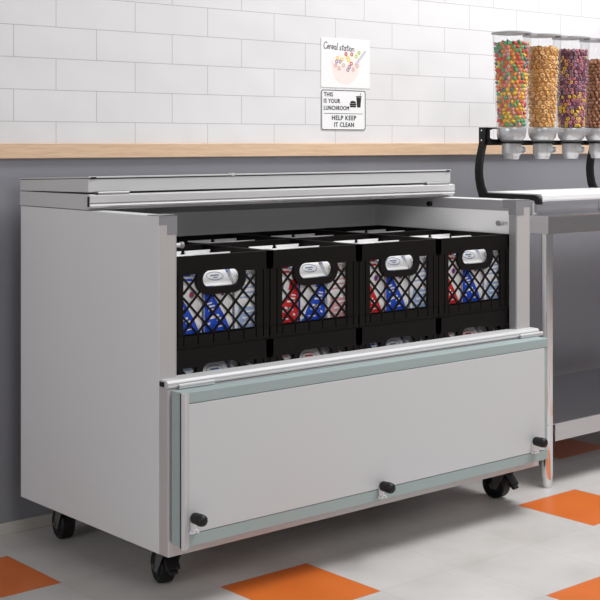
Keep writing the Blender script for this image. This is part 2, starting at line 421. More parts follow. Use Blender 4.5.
# ------------------------------------------------------------------ crates
CW, CD, CH, CT = .3365, .311, .2545, .009
def stadium(cx, cz, w, h, n=10, zmax=None):
    r = h/2; pts = []
    for s, a0 in ((1, -PI/2), (-1, PI/2)):
        for i in range(n + 1):
            a = a0 + PI*i/n
            x = cx + s*(w/2 - r) + r*math.cos(a); z = cz + r*math.sin(a)
            if zmax: z = min(z, zmax)
            pts.append((x, z))
    return pts
def crate_mesh():
    mb = MB()
    def side(wid, put):
        # put(u0,u1,z0,z1,d0,d1): box in the plane; poly(pts,d0,d1); d = depth from the outer face
        P = put
        a2, b2 = .0455, wid - .0465
        zt, zb = CH - .050, .046
        cx = wid/2 + .002; cz = CH - .0645; hx_ = .127 if wid > .32 else .115
        P('box', (0, wid, CH - .0405, CH, 0, CT + .002))              # top rail
        for c0, c1 in ((0, cx - hx_/2 - .012), (cx + hx_/2 + .012, wid)):
            P('box', (c0, c1, zt, CH - .040, 0, CT))
        P('box', (0, wid, 0.008, .016, 0.001, CT))                    # bottom band
        P('box', (.010, wid - .010, 0, .008, .011, CT + .008))        # nesting foot
        P('box', (0, wid, .0135, .0185, -.0008, CT))                  # moulded line
        P('box', (.004, wid - .004, .016, zb, .005, CT))              # backing behind the slits
        sl0 = [a2 + .0465 + .0515*i for i in range(4)] if wid > .32 else [a2 + (b2 - a2)*i/5 for i in range(1, 5)]
        cuts = [0, a2 - .021, a2] + sl0 + [b2, wid - .021, wid]
        for c0, c1 in zip(cuts[:-1], cuts[1:]):
            P('box', (c0 + .0018, c1 - .0018, .018, zb, 0.0005, CT - .002))
        for c0, c1 in ((0, a2 - .021), (a2 - .021, a2), (b2, wid - .021), (wid - .021, wid)):
            P('box', (c0 + (.0018 if c0 else 0), c1 - (.0018 if c1 < wid else 0), zb - .002, zt + .001, 0.0005, CT - .001))
        P('box', (0.002, a2 - .002, zb, zt, .005, CT)); P('box', (b2 + .002, wid - .002, zb, zt, .005, CT))
        P('box', (a2 - .001, b2 + .001, zb - .003, zb + .001, .0005, CT))
        inn = stadium(cx, cz, hx_, .044); out = stadium(cx, cz, hx_ + .042, .084, zmax=CH - .002)
        P('ring', (inn, out, -.0006, CT + .0006))
        # lattice
        sl = 1.0; px = .0515; t = .0024
        zA, zB = zb, zt + .001
        for sg in (1, -1):
            for k in range(-8, 14):
                # line z - zA = sg*sl*(u - u0)
                u0 = sl0[0] + px*k
                ua = u0; ub = u0 + (zB - zA)/(sg*sl)
                lo, hi = min(ua, ub), max(ua, ub)
                lo, hi = max(lo, a2), min(hi, b2)
                if hi - lo < .004: continue
                z1 = zA + sg*sl*(lo - u0); z2 = zA + sg*sl*(hi - u0)
                # cut at the handle ring (keep the parts outside the ring's inner opening)
                N = 60; run = None; segs = []
                for i in range(N + 1):
                    uu = lo + (hi - lo)*i/N; zz = z1 + (z2 - z1)*i/N
                    dx = max(abs(uu - cx) - (hx_/2 - .022), 0); inside = math.hypot(dx, zz - cz) < .032
                    if not inside:
                        if run is None: run = i
                        last = i
                    if (inside or i == N) and run is not None:
                        if last > run: segs.append((run, last))
                        run = None
                for i0, i1 in segs:
                    p0 = (lo + (hi - lo)*i0/N, z1 + (z2 - z1)*i0/N); p1 = (lo + (hi - lo)*i1/N, z1 + (z2 - z1)*i1/N)
                    d = Vector((p1[0] - p0[0], p1[1] - p0[1])).normalized(); nn = Vector((-d.y, d.x))*t
                    P('poly', ([(p0[0] + nn.x, p0[1] + nn.y), (p1[0] + nn.x, p1[1] + nn.y), (p1[0] - nn.x, p1[1] - nn.y), (p0[0] - nn.x, p0[1] - nn.y)], .0015, .0065))
    def put_y(front):
        def g(kind, a):
            s = 1 if front else -1; y0 = -CD/2 if front else CD/2
            if kind == 'box':
                u0, u1, z0, z1, d0, d1 = a; ys = sorted((y0 + s*d0, y0 + s*d1)); mb.box(-CW/2 + u0, -CW/2 + u1, ys[0], ys[1], z0, z1)
            elif kind == 'ring':
                i, o, d0, d1 = a; mb.ring([(-CW/2 + p[0], p[1]) for p in i], [(-CW/2 + p[0], p[1]) for p in o], y0 + s*d0, y0 + s*d1, 'y')
            else:
                p, d0, d1 = a; mb.prism([(-CW/2 + q[0], q[1]) for q in p], y0 + s*d0, y0 + s*d1, 'y')
        return g
    def put_x(left):
        def g(kind, a):
            s = 1 if left else -1; x0 = -CW/2 if left else CW/2
            if kind == 'box':
                u0, u1, z0, z1, d0, d1 = a; xs = sorted((x0 + s*d0, x0 + s*d1)); mb.box(xs[0], xs[1], -CD/2 + u0, -CD/2 + u1, z0, z1)
            elif kind == 'ring':
                i, o, d0, d1 = a; mb.ring([(-CD/2 + p[0], p[1]) for p in i], [(-CD/2 + p[0], p[1]) for p in o], x0 + s*d0, x0 + s*d1, 'x')
            else:
                p, d0, d1 = a; mb.prism([(-CD/2 + q[0], q[1]) for q in p], x0 + s*d0, x0 + s*d1, 'x')
        return g
    side(CW, put_y(True)); side(CW, put_y(False)); side(CD, put_x(True)); side(CD, put_x(False))
    mb.box(-CW/2 + .011, CW/2 - .011, -CD/2 + .011, CD/2 - .011, .0005, .004)
    for i in range(1, 5):
        mb.box(-CW/2 + .012, CW/2 - .012, -CD/2 + CD*i/5 - .002, -CD/2 + CD*i/5 + .002, .004, .0045)
    return mb
crate0 = crate_mesh().build('milk_crate', 'crate')
PX = (XI1 - XI0)/4
ZL = .8905 - CH - .247; ZU = .8905 - CH
RY = (2.834 + CD/2, 2.834 + CD + .0015 + CD/2)
pos = ['leftmost', 'second from the left', 'third from the left', 'rightmost']
first = True; crates = {}
for lay, z in (('top', ZU), ('bottom', ZL)):
    for row, y in enumerate(RY):
        for i in range(4):
            o = crate0 if first else crate0.copy()
            if not first: C.objects.link(o)
            first = False
            o.location = (XI0 + PX*(i + .5), y, z)
            rw = ('front' if row == 0 else 'back')
            if lay == 'top':
                lb = f'black plastic milk crate, {pos[i]} in the {rw} row of the upper layer'
            else:
                lb = f'black milk crate under the upper layer, {pos[i]} in the {rw} row'
            tag(o, lb, 'crate', 'black milk crates inside the cooler')
            crates[(lay, row, i)] = o
# lower crate tops nest into the feet of the upper ones: crate height minus overlap
for k, o in crates.items():
    if k[0] == 'bottom': o.location.z = ZU - CH + .0005 if False else ZL

# ------------------------------------------------------------------ milk cartons
def carton_mesh(design, logo, H, side_txt):
    """half = .0475; z from 0; designs repeated on four faces.  slots: 0 white 1 main 2 accent 3 logo"""
    mb = MB(); h = .0475; zb = H - .082; zr = H - .020; q = .0385
    base = [(-h, -h), (h, -h), (h, h), (-h, h)]
    vs = [(x, y, 0) for x, y in base] + [(x, y, zb) for x, y in base] + [(-q, -.002, zr), (q, -.002, zr), (q, .002, zr), (-q, .002, zr)]
    fs = [(0, 1, 2, 3)[::-1], (0, 1, 5, 4), (1, 2, 6, 5), (2, 3, 7, 6), (3, 0, 4, 7), (4, 5, 9, 8), (6, 7, 11, 10), (5, 6, 10, 9), (7, 4, 8, 11)]
    mb.add(vs, fs, 0)
    mb.prism([(-q, zr - .001), (q, zr - .001), (h - .002, H), (-h + .002, H)], -.0022, .0022, 'y', 0)
    e = .0004
    def face(pts, mi, rot, off=e):
        out = []
        for u, z in pts:
            z = min(max(z - .026, .003), zb - .001)
            p = Vector((u, -h - off, z)); p.rotate(Matrix.Rotation(rot, 3, 'Z')); out.append(p)
        mb.add(out, [tuple(range(len(out)))], mi)
    def mir(pts, m): return [(-u, z) for u, z in pts][::-1] if m else pts
    for k in range(4):
        rot = k*PI/2
        if design in ('desc', 'asc'):
            m = design == 'asc'
            face(mir([(-h + .001, .004), (h - .002, .004), (h - .002, .066), (h - .014, .092), (h - .034, .122), (-.004, .146), (-.014, .170), (-.018, .190), (-h + .001, .190)], m), 1, rot)
            # white swoosh and scribbled lettering
            face(mir([(-.016, .160), (.004, .132), (.022, .104), (.038, .072), (.043, .074), (.029, .108), (.012, .136), (-.008, .160)], m), 0, rot, e*2)
            for (u, z, ww, hh) in ((-.038, .140, .016, .004), (-.036, .131, .024, .005), (-.034, .122, .028, .005), (-.028, .100, .020, .008), (-.014, .104, .016, .006), (-.006, .094, .016, .007), (-.036, .084, .008, .006), (-.010, .076, .030, .003), (-.030, .030, .05, .004)):
                face(mir([(u, z), (u + ww, z + .003), (u + ww, z + hh + .003), (u, z + hh)], m), 0, rot, e*2)
            face(mir([(.014 + .008*math.cos(t*PI/8), .170 + .009*math.sin(t*PI/8)) for t in range(16)], m), 3, rot)
            face(mir([(.014 + .005*math.cos(t*PI/8), .170 + .006*math.sin(t*PI/8)) for t in range(16)], m), 2, rot, e*2)
        else:
            face([(-.036, .064), (.036, .064), (.038, .100), (.030, .138), (.020, .122), (-.022, .126), (-.032, .136), (-.038, .100)], 1, rot)
            for z in (.148, .160, .174):
                face([(-.030, z), (.030, z + .002), (.030, z + .007), (-.030, z + .005)], 1, rot)
            for z in (.078, .092, .108):
                face([(-.022, z), (.022, z + .002), (.022, z + .007), (-.022, z + .004)], 0, rot, e*2)
    # logo ellipse on both roof slopes
    for sgn in (-1, 1):
        def rp(u, t, off=.0007):
            y0 = sgn*h; y1 = sgn*.002
            d = Vector((0, sgn*(zr - zb), h - .002)).normalized()
            return Vector((u, y0 + (y1 - y0)*t, zb + (zr - zb)*t)) + d*off
        N = 20
        oi = [rp(.0270*math.cos(2*PI*i/N), .36 + .15*math.sin(2*PI*i/N)) for i in range(N)]
        oo = [rp(.0285*math.cos(2*PI*i/N), .36 + .18*math.sin(2*PI*i/N)) for i in range(N)]
        mb.add(oi + oo, [(i, (i + 1) % N, N + (i + 1) % N, N + i) for i in range(N)], 3)
        mb.add([rp(-.014, .36), rp(.014, .36), rp(.014, .42), rp(-.014, .42)], [(0, 1, 2, 3)], 3)
        mb.add([rp(-.008, .28), rp(.008, .28), rp(.006, .32), rp(-.006, .32)], [(0, 1, 2, 3)], 3)
    if side_txt:
        for sgn in (-1, 1):
            for t in (.30, .50, .68):
                f = 1 - t
                pts = []
                for (yy, tt) in ((-.62, t), (.62, t), (.58, t + .10), (-.58, t + .10)):
                    x = h + (q - h)*tt + .0008; y = yy*h*(1 - tt)
                    pts.append((sgn*x, y, zb + (zr - zb)*tt))
                mb.add(pts, [(0, 1, 2, 3)], 1)
    return mb
def mk_carton(kind, H):
    d = dict(blue=('desc', ['carton', 'c_blue', 'c_red', 'c_navy']), blue_r=('asc', ['carton', 'c_blue', 'c_red', 'c_navy']),
             red=('desc', ['carton', 'c_red', 'c_blue', 'c_red']), red_r=('asc', ['carton', 'c_red', 'c_blue', 'c_red']),
             lblue=('text', ['carton', 'c_lblue', 'c_navy', 'c_navy']), pink=('text', ['carton', 'c_pink', 'c_red', 'c_red']))[kind]
    mb = carton_mesh(d[0], None, H, True)
    return mb, d[1]
protos = {}
def carton(kind, H, x, y, z, rz, label, group):
    key = (kind, round(H, 4))
    if key not in protos:
        mb, ms = mk_carton(kind, H); o = mb.build('milk_carton', ms); protos[key] = o
    else:
        o = protos[key].copy(); C.objects.link(o)
    o.location = (x, y, z); o.rotation_euler = (0, 0, rz); tag(o, label, 'milk carton', group); return o
fronts = [('blue', 'blue', 'lblue'), ('red_r', 'blue_r', 'pink'), ('red', 'blue', 'lblue'), ('red', 'blue', 'lblue')]
cname = dict(blue='blue and white', blue_r='blue and white', red='red and white', red_r='red and white', lblue='white carton with pale blue print', pink='white carton with pink print')
where = ['left', 'middle', 'right']
crn = ['leftmost', 'second', 'third', 'rightmost']
rnd = random.Random(5)
CP = .1035; CPY = .0955
for lay in ('top', 'bottom'):
    for row in (0, 1):
        if lay == 'bottom' and row == 1: continue
        for i in range(4):
            cr = crates[(lay, row, i)].location
            for r_ in range(3):
                if lay == 'bottom' and r_ > 0: continue
                for k in range(3):
                    kind = fronts[i][k] if r_ == 0 and row == 0 else rnd.choice(['blue', 'red', 'lblue', 'pink'])
                    if lay == 'bottom': kind = ('lblue', 'pink', 'blue', 'pink')[i] if k != 1 else ('blue', 'pink', 'lblue', 'red')[i]
                    H = ((.2450, .2475, .2435)[k] if r_ == 0 else .2385) if lay == 'top' else .2400
                    cn = cname[kind]
                    cn = (cn + ' milk carton') if 'carton' not in cn else cn.replace('carton', 'milk carton')
                    lyr = 'upper' if lay == 'top' else 'lower'
                    rowtxt = 'front' if row == 0 else 'back'
                    if r_ == 0 and row == 0:
                        lb = f'{cn}, {where[k]} one behind the {crn[i]} upper crate front' if lay == 'top' else f'{cn}, {where[k]} one in the {crn[i]} lower crate'
                        g = 'milk cartons against the crate fronts' if lay == 'top' else 'milk cartons in the lower crates'
                    else:
                        ordn = ('first', 'middle', 'last')[r_]
                        lb = f'{cn}, {where[k]} of {ordn} line, {crn[i]} {rowtxt} row crate'
                        g = f'milk cartons inside the {rowtxt} row crates'
                    carton(kind, H, cr.x + (k - 1)*CP, cr.y + (r_ - 1)*CPY, cr.z + .0048, (PI/2 if k == 0 else 0), lb, g)

# ------------------------------------------------------------------ stainless work table
tb = empty('work_table', (4.34, 3.18, 0))
tag(tb, 'stainless steel work table with undershelf to the right of the cooler', 'table')
TX0, TX1, TY0, TY1 = 3.580, 5.10, 2.870, 3.480
def tp_(mb, name, mats, parent=tb, **k): return part(mb, name, mats, parent, tb, **k)
t = MB(); t.box(TX0, TX1, TY0, TY1, .934, .938)
t.box(TX0, TX1, TY0, TY0 + .003, .876, .936); t.box(TX0, TX0 + .003, TY0, TY1, .876, .936); t.box(TX1 - .003, TX1, TY0, TY1, .876, .936); t.box(TX0, TX1, TY1 - .003, TY1, .876, .936)
t.box(TX0, TX1, TY0, TY0 + .02, .876, .879)
tp_(t, 'tabletop', 'steel', bevel=.002)
for x in (TX0 + .0255, TX1 - .0255):
    for y in (TY0 + .027, TY1 - .027):
        g = MB(); g.lathe([(.0001, 0), (.015, 0), (.0175, .004), (.0185, .03), (.0205, .045), (.0205, .934), (.0001, .934)], (x, y, 0), 28)
        tp_(g, 'leg', 'chrome', smooth=True)
g = MB(); g.box(TX0 + .008, TX1 - .008, TY0 + .010, TY1 - .010, .216, .2195); g.box(TX0 + .05, TX1 - .05, TY0 + .010, TY0 + .013, .157, .218)
g.box(TX0 + .05, TX1 - .05, TY1 - .013, TY1 - .010, .157, .218)
tp_(g, 'undershelf', 'steel', bevel=.0015)

# ------------------------------------------------------------------ cereal dispenser
cd = empty('cereal_dispenser', (3.95, 3.10, .938))
tag(cd, 'four-hopper cereal dispenser with black side brackets standing on the steel table', 'cereal dispenser')
def dp(mb, name, mats, parent=cd, **k): return part(mb, name, mats, parent, cd, **k)
DXa, DXb = 3.620, 4.278
tr = MB(); tr.prism([(2.945, .984), (2.940, .990), (2.940, 1.006), (2.946, 1.0125), (3.21, 1.0125), (3.21, .984)], DXa + .014, DXb - .004, 'x')
dp(tr, 'tray', 'white', bevel=.0015)
prof_out = [(3.217, 1.247), (3.217, 1.190), (3.226, 1.155), (3.234, 1.120), (3.237, 1.092), (3.235, 1.060), (3.229, 1.028), (3.216, .992)]
prof_in = [(3.186, 1.009), (3.200, 1.035), (3.207, 1.066), (3.2085, 1.092), (3.206, 1.120), (3.199, 1.152), (3.189, 1.188), (3.185, 1.247)]
def bracket(x):
    m_ = MB(); hw = .007
    n = len(prof_out); inn = prof_in[::-1]
    for k in range(n - 1):
        m_.prism([prof_out[k], prof_out[k + 1], inn[k + 1], inn[k]], x - hw, x + hw, 'x')
    m_.prism([(3.216, .992), (3.186, 1.009), (2.968, 1.008), (2.950, 1.005), (2.939, .996), (2.9345, .985), (2.934, .975), (2.952, .975), (2.958, .986), (2.968, .989)], x - hw, x + hw, 'x')
    return m_
for x in (DXa, DXb):
    br = dp(bracket(x), 'side_bracket', 'bracketblack')
    for z in (1.236, 1.200):
        d = -1 if x == DXa else 1
        dp(MB().tube([(x + d*.007, 3.202, z), (x + d*.0095, 3.202, z)], .0032, 10), 'screw', 'chrome', br, smooth=True)
    for y in (2.975, 3.165):
        f = MB(); f.lathe([(.0001, .938), (.0125, .938), (.0125, .942), (.0085, .944), (.0085, .984), (.0001, .984)], (x + (.012 if x == DXa else -.012), y, 0), 20)
        dp(f, 'foot', 'chrome', smooth=True)
# crossbar carrying the heads
cb = MB(); cb.box(DXa, DXb, 3.165, 3.19, 1.187, 1.1955); cb.box(DXa, DXb, 3.182, 3.19, 1.182, 1.200)
dp(cb, 'crossbar', 'bracketblack')
HY = 3.130
HX = (3.693, 3.868, 4.040, 4.207)
# arms with an eye-shaped opening at each end
for x, s in ((DXa, 1), (DXb, -1)):
    inn = [(x + s*u, z) for u, z in ((.008, 1.236), (.024, 1.2415), (.058, 1.2415), (.054, 1.222), (.058, 1.204), (.024, 1.2035), (.008, 1.208))]
    out = [(x + s*u, z) for u, z in ((.000, 1.2465), (.024, 1.2465), (.066, 1.2465), (.062, 1.222), (.066, 1.196), (.024, 1.194), (.000, 1.194))]
    a = MB(); a.ring(inn, out, 3.176, 3.184, 'y'); dp(a, 'end_arm', 'bracketblack')
names = ['fruity_pieces', 'oat_rings', 'berry_rings', 'cocoa_puffs']
for hx in HX:
    hd = MB()
    prof = [(.0001, 1.246), (.0530, 1.246), (.0538, 1.240), (.0530, 1.226), (.0490, 1.212), (.0400, 1.200), (.0368, 1.194), (.0355, 1.186), (.0355, 1.156), (.0340, 1.150), (.0290, 1.144), (.0280, 1.137), (.0250, 1.131), (.0001, 1.131)]
    hd.lathe(prof, (hx, HY, 0), 36)
    hd.box(hx - .014, hx + .014, HY - .036, HY - .028, 1.160, 1.186)
    head = dp(hd, 'dispensing_head', 'headplastic', smooth=True, angle=50)
    rg = MB(); rg.lathe([(.0362, 1.188), (.0362, 1.1955), (.0440, 1.1955), (.0440, 1.188)], (hx, HY, 0), 32, close=True)
    rg.box(hx - .02, hx + .02, HY + .034, 3.168, 1.188, 1.1955)
    dp(rg, 'mount_ring', 'bracketblack', smooth=True)
    kn = MB(); kn.tube([(hx + .032, HY - .010, 1.166), (hx + .050, HY - .012, 1.166)], .004, 12)
    kn.prism([(HY - .024, 1.158), (HY - .022, 1.176), (HY - .004, 1.178), (HY - .002, 1.160), (HY - .012, 1.150)], hx + .048, hx + .053, 'x')
    dp(kn, 'turn_knob', 'headplastic', head, bevel=.001)
    # hopper: clear tapering tube, open shell with thickness
    hp = MB(); zb, zt = 1.246, 1.585
    def sup(rad, z, n=40, e=2.7):
        pts = []
        for i in range(n):
            a_ = 2*PI*i/n; cx_, sx_ = math.cos(a_), math.sin(a_)
            pts.append((hx + rad*math.copysign(abs(cx_)**(2/e), cx_), HY + rad*math.copysign(abs(sx_)**(2/e), sx_), z))
        return pts
    rings = [sup(.0512, zb), sup(.0592, zb + .2), sup(.0645, zt), sup(.0625, zt), sup(.0572, zb + .2), sup(.0492, zb)]
    vs = [p for rr in rings for p in rr]; n = 40
    fs = [(k*n + i, k*n + (i + 1) % n, ((k + 1) % 6)*n + (i + 1) % n, ((k + 1) % 6)*n + i) for k in range(6) for i in range(n)]
    hp.add(vs, fs)
    hopper = dp(hp, 'hopper', 'clear', smooth=True)
    lid = MB()
    lr = [sup(.0620, zt + .0008), sup(.0672, zt + .0008), sup(.0674, zt + .006), sup(.0635, zt + .009)]
    vs = [p for rr in lr for p in rr]
    fs = [(k*n + i, k*n + (i + 1) % n, (k + 1)*n + (i + 1) % n, (k + 1)*n + i) for k in range(3) for i in range(n)] + [tuple(range(n)), tuple(range(3*n, 4*n))]
    lid.add(vs, fs)
    lid.box(hx + .030, hx + .068, HY - .064, HY - .036, zt - .004, zt + .004)
    dp(lid, 'hopper_lid', 'lidplastic', hopper, smooth=True)

# cereal: pieces packed inside the hoppers
def torus(mb, c, R, r, rot, mi, n1=8, n2=5):
    vs = []; fs = []
    for i in range(n1):
        a = 2*PI*i/n1
        for j in range(n2):
            b_ = 2*PI*j/n2
            p = Vector(((R + r*math.cos(b_))*math.cos(a), (R + r*math.cos(b_))*math.sin(a), r*math.sin(b_))); p.rotate(rot); vs.append(p + c)
    for i in range(n1):
        for j in range(n2):
            fs.append((i*n2 + j, ((i + 1) % n1)*n2 + j, ((i + 1) % n1)*n2 + (j + 1) % n2, i*n2 + (j + 1) % n2))
    mb.add(vs, fs, mi)
def blob(mb, c, r, rot, mi, sq=(1, 1, 1), n1=8, n2=5):
    vs = [Vector((0, 0, r*sq[2]))]; fs = []
    for j in range(1, n2):
        t_ = PI*j/n2
        for i in range(n1):
            a = 2*PI*i/n1; vs.append(Vector((r*sq[0]*math.sin(t_)*math.cos(a), r*sq[1]*math.sin(t_)*math.sin(a), r*sq[2]*math.cos(t_))))
    vs.append(Vector((0, 0, -r*sq[2]))); L = len(vs) - 1
    for i in range(n1):
        fs.append((0, 1 + i, 1 + (i + 1) % n1)); fs.append((L, L - n1 + (i + 1) % n1, L - n1 + i))
        for j in range(n2 - 2):
            a = 1 + j*n1; fs.append((a + i, a + (i + 1) % n1, a + n1 + (i + 1) % n1, a + n1 + i))
    out = []
    for v in vs: v.rotate(rot); out.append(v + c)
    mb.add(out, fs, mi)
from mathutils import Euler
def cereal(idx, hx, ztop, kind, mats, size, label, pick):
    R = random.Random(11 + idx); mb = MB(); z0 = 1.2475
    def rad(z): return .0482 + (z - z0)*.040 if z - z0 < .2 else .0562 + (z - z0 - .2)*.036
    # core
    n = 16; vs = []; zs = [z0 + (ztop - .010 - z0)*k/6 for k in range(7)]
    for z in zs: vs += [((rad(z) - size*1.15)*math.cos(2*PI*i/n), (rad(z) - size*1.15)*math.sin(2*PI*i/n), z) for i in range(n)]
    fs = [(k*n + i, k*n + (i + 1) % n, (k + 1)*n + (i + 1) % n, (k + 1)*n + i) for k in range(6) for i in range(n)] + [tuple(range(n)), tuple(range(6*n, 7*n))]
    mb.add([(v[0], v[1], v[2] - z0) for v in vs], fs, 0)
    z = z0 + size*.9; layer = 0
    while z < ztop:
        rr = rad(z) - size*.95
        N = int(2*PI*rr/(size*1.95))
        for i in range(N):
            a = 2*PI*(i + .5*(layer % 2))/N + R.uniform(-.05, .05)
            e = 3.2
            f = (abs(math.cos(a))**e + abs(math.sin(a))**e)**(-1/e) if True else 1
            f = min(f, 1.13)
            c = Vector((rr*f*math.cos(a), rr*f*math.sin(a), z - z0 + R.uniform(-.15, .15)*size + .0005))
            if c.z < size: c.z = size
            mi = 1 + pick(R, (z - z0)/(ztop - z0))
            if kind == 'ring':
                face = Euler((PI/2 + R.uniform(-.7, .7), R.uniform(-.6, .6), a + PI/2 + R.uniform(-.8, .8)))
                torus(mb, c, size*.62, size*.34, face.to_matrix(), mi)
            elif kind == 'puff':
                blob(mb, c, size*.93, Euler((R.random()*3, R.random()*3, 0)).to_matrix(), mi)
            else:
                rot = Euler((R.random()*3, R.random()*3, R.random()*3)).to_matrix()
                blob(mb, c, size*1.1, rot, mi, (1, .55, .5), 6, 4); blob(mb, c, size*1.0, rot, mi, (.5, 1, .55), 6, 4)
        z += size*1.65; layer += 1
    # top surface
    for _ in range(int(90*(.0055/size)**2)):
        a = R.uniform(0, 2*PI); q_ = math.sqrt(R.random())*(rad(ztop) - size*1.1)
        c = Vector((q_*math.cos(a), q_*math.sin(a), ztop - z0 - size*.4 + R.uniform(-.4, .5)*size))
        mi = 1 + pick(R, 1.0); rot = Euler((R.random()*3, R.random()*3, R.random()*3)).to_matrix()
        if kind == 'ring': torus(mb, c, size*.62, size*.34, rot, mi)
        elif kind == 'puff': blob(mb, c, size*.93, rot, mi)
        else: blob(mb, c, size*1.1, rot, mi, (1, .55, .5), 6, 4)
    o = mb.build('cereal', mats, smooth=True, angle=80); o.location = (hx, HY, z0)
    tag(o, label, 'cereal', None, 'stuff')
    return o
def pick_fruit(R, t):
    return R.choices(range(6), weights=(4, 4, 1, 1, 2, 1.5) if t > .62 else ((1.2, 2, 4, 2.5, 3, 1.5) if t > .3 else (2, 1.5, 5, 2, 1.5, 1.5)))[0]
cereal(0, HX[0], 1.556, 'star', ['tan2', 'cg', 'cr', 'cy', 'co', 'cp', 'ct'], .0085, 'small green, red and yellow fruity cereal pieces in the leftmost hopper', pick_fruit)
cereal(1, HX[1], 1.545, 'ring', ['tan2', 'tan', 'tan2', 'tan3'], .0100, 'golden tan oat ring cereal in the second hopper', lambda R, t: R.choices(range(3), weights=(4, 2, 3))[0])
cereal(2, HX[2], 1.540, 'ring', ['dk', 'pu', 'pk', 'mv', 'cy', 'tan'], .0082, 'purple, rose and yellow ring cereal in the third hopper', lambda R, t: R.choices(range(5), weights=(4, 4, 3, .5, 1) if t > .4 else (2.5, 3, 1.5, 2.5, 3))[0])
cereal(3, HX[3], 1.510, 'puff', ['dk', 'br', 'br2'], .0078, 'round brown cocoa puff cereal in the hopper at the right edge', lambda R, t: R.choices(range(2), weights=(2, 3))[0])

# ------------------------------------------------------------------ wall signs
def text_mesh(body, size, sx=1.0, bold=0.0, shear=0.0, space=1.0):
    cu = bpy.data.curves.new('txt', 'FONT'); cu.body = body; cu.size = size; cu.offset = bold; cu.shear = shear; cu.space_character = space
    cu.fill_mode = 'FRONT'; cu.resolution_u = 4
    ob = bpy.data.objects.new('txt', cu); C.objects.link(ob)
    bpy.context.view_layer.update()
    dg = bpy.context.evaluated_depsgraph_get()
    me = bpy.data.meshes.new_from_object(ob.evaluated_get(dg))
    bpy.data.objects.remove(ob)
    xs = [v.co.x for v in me.vertices]; x0 = min(xs)
    vs = [((v.co.x - x0)*sx, v.co.y) for v in me.vertices]
    return vs, [tuple(p.vertices) for p in me.polygons]
def put_text(mb, body, x, z, height, width, y, mi=0, bold=0.0, shear=0.0):
    """capital height and total width given, lower-left corner at (x,z)"""
    vs, fs = text_mesh(body, 1.0, 1.0, bold, shear, 1.13)
    w_ = max(v[0] for v in vs); zc, _ = text_mesh('H', 1.0, 1, bold); hc = max(v[1] for v in zc) - min(v[1] for v in zc)
    kx, kz = width/w_, height/hc
    for k, (dx, dz) in enumerate(((0, 0), (.0018, 0), (.0009, .0006), (.0009, -.0006), (.0009, 0))):
        mb.add([(x + v[0]*kx*(1 - .0018/width) + dx, y - k*.00003, z + v[1]*kz + dz) for v in vs], fs, mi)
def loc(o, L): o.data.transform(Matrix.Translation(-Vector(L))); o.location = L; return o

# cereal poster
PXa, PXb, PZa, PZb = 3.200, 3.446, 1.396, 1.579
ps = empty('poster', ((PXa + PXb)/2, WY, PZa)); tag(ps, 'square white poster of a pink cereal bowl above the lunchroom sign', 'poster')
def pp(mb, name, mats, **k): return part(mb, name, mats, ps, ps, **k)
pp(MB().box(PXa, PXb, WY - .0022, WY - .0002, PZa, PZb), 'sheet', 'paper')
W_, H_ = PXb - PXa, PZb - PZa
def pt(u, v): return PXa + u*W_, PZb - v*H_       # u right, v down, 0..1
y1 = WY - .0024
def stroke(mb, pts, t, y, mi=0):
    P = [Vector(pt(*p)) for p in pts]
    for k in range(len(P) - 1):
        d = P[k + 1] - P[k]
        if d.length < 1e-6: continue
        n_ = Vector((-d.y, d.x)).normalized()*t/2; e_ = d.normalized()*t*.35
        q = [P[k] - e_ + n_, P[k + 1] + e_ + n_, P[k + 1] + e_ - n_, P[k] - e_ - n_]
        mb.add([(a.x, y - .00001*(k % 7), a.y) for a in q], [(0, 1, 2, 3)], mi)
# handwriting: letters as pen strokes in a unit box (x right, y up, x-height .5)
import math as _m
def arc(cx, cy, rx, ry, a0, a1, n=8): return [(cx + rx*_m.cos(_m.radians(a0 + (a1 - a0)*i/n)), cy + ry*_m.sin(_m.radians(a0 + (a1 - a0)*i/n))) for i in range(n + 1)]
G = {'C': (.50, [arc(.30, .45, .26, .50, 50, 320, 12)]),
     'e': (.34, [[(.04, .26), (.26, .30)] + arc(.16, .27, .12, .25, 20, 330, 12)]),
     'r': (.28, [[(.05, .48), (.06, 0)], [(.06, .25)] + arc(.17, .30, .10, .20, 170, 60, 5)]),
     'a': (.38, [arc(.17, .25, .13, .24, 30, 350, 12), [(.30, .48), (.30, .06), (.36, 0)]]),
     'l': (.18, [[(.09, 1.0), (.08, .06), (.14, 0)]]),
     's': (.32, [arc(.17, .37, .10, .12, 50, 230, 6) + arc(.15, .12, .11, .13, 80, -140, 7)]),
     't': (.30, [[(.15, .85), (.13, .08), (.22, 0)], [(.02, .58), (.27, .60)]]),
     'i': (.16, [[(.08, .48), (.07, .04)], [(.09, .68), (.09, .72)]]),
     'o': (.36, [arc(.17, .25, .13, .25, 0, 360, 12)]),
     'n': (.38, [[(.05, .48), (.05, 0)], [(.05, .30)] + arc(.17, .28, .12, .22, 160, 10, 6) + [(.30, 0)]]),
     ' ': (.22, [])}
txt = 'Cereal station'; tw = sum(G[ch][0] for ch in txt)
lt = MB(); x = 0
for ch in txt:
    for s_ in G[ch][1]:
        stroke(lt, [(.040 + (x + p[0] + .12*p[1])/tw*.635, .215 - p[1]*.135 + (x/tw)*.04) for p in s_], .0034, y1)
    x += G[ch][0]
pp(lt, 'handwritten_title', 'grey_ink')
art = MB()
ell = lambda cx, cy, rx, ry, a0=0, a1=360, n=28: [(cx + rx*_m.cos(_m.radians(a0 + (a1 - a0)*i/n)), cy + ry*_m.sin(_m.radians(a0 + (a1 - a0)*i/n))) for i in range(n + (0 if a1 - a0 == 360 else 1))]
def fill(pts, mi, y): art.add([(pt(*p)[0], y, pt(*p)[1]) for p in pts], [tuple(range(len(pts)))], mi)
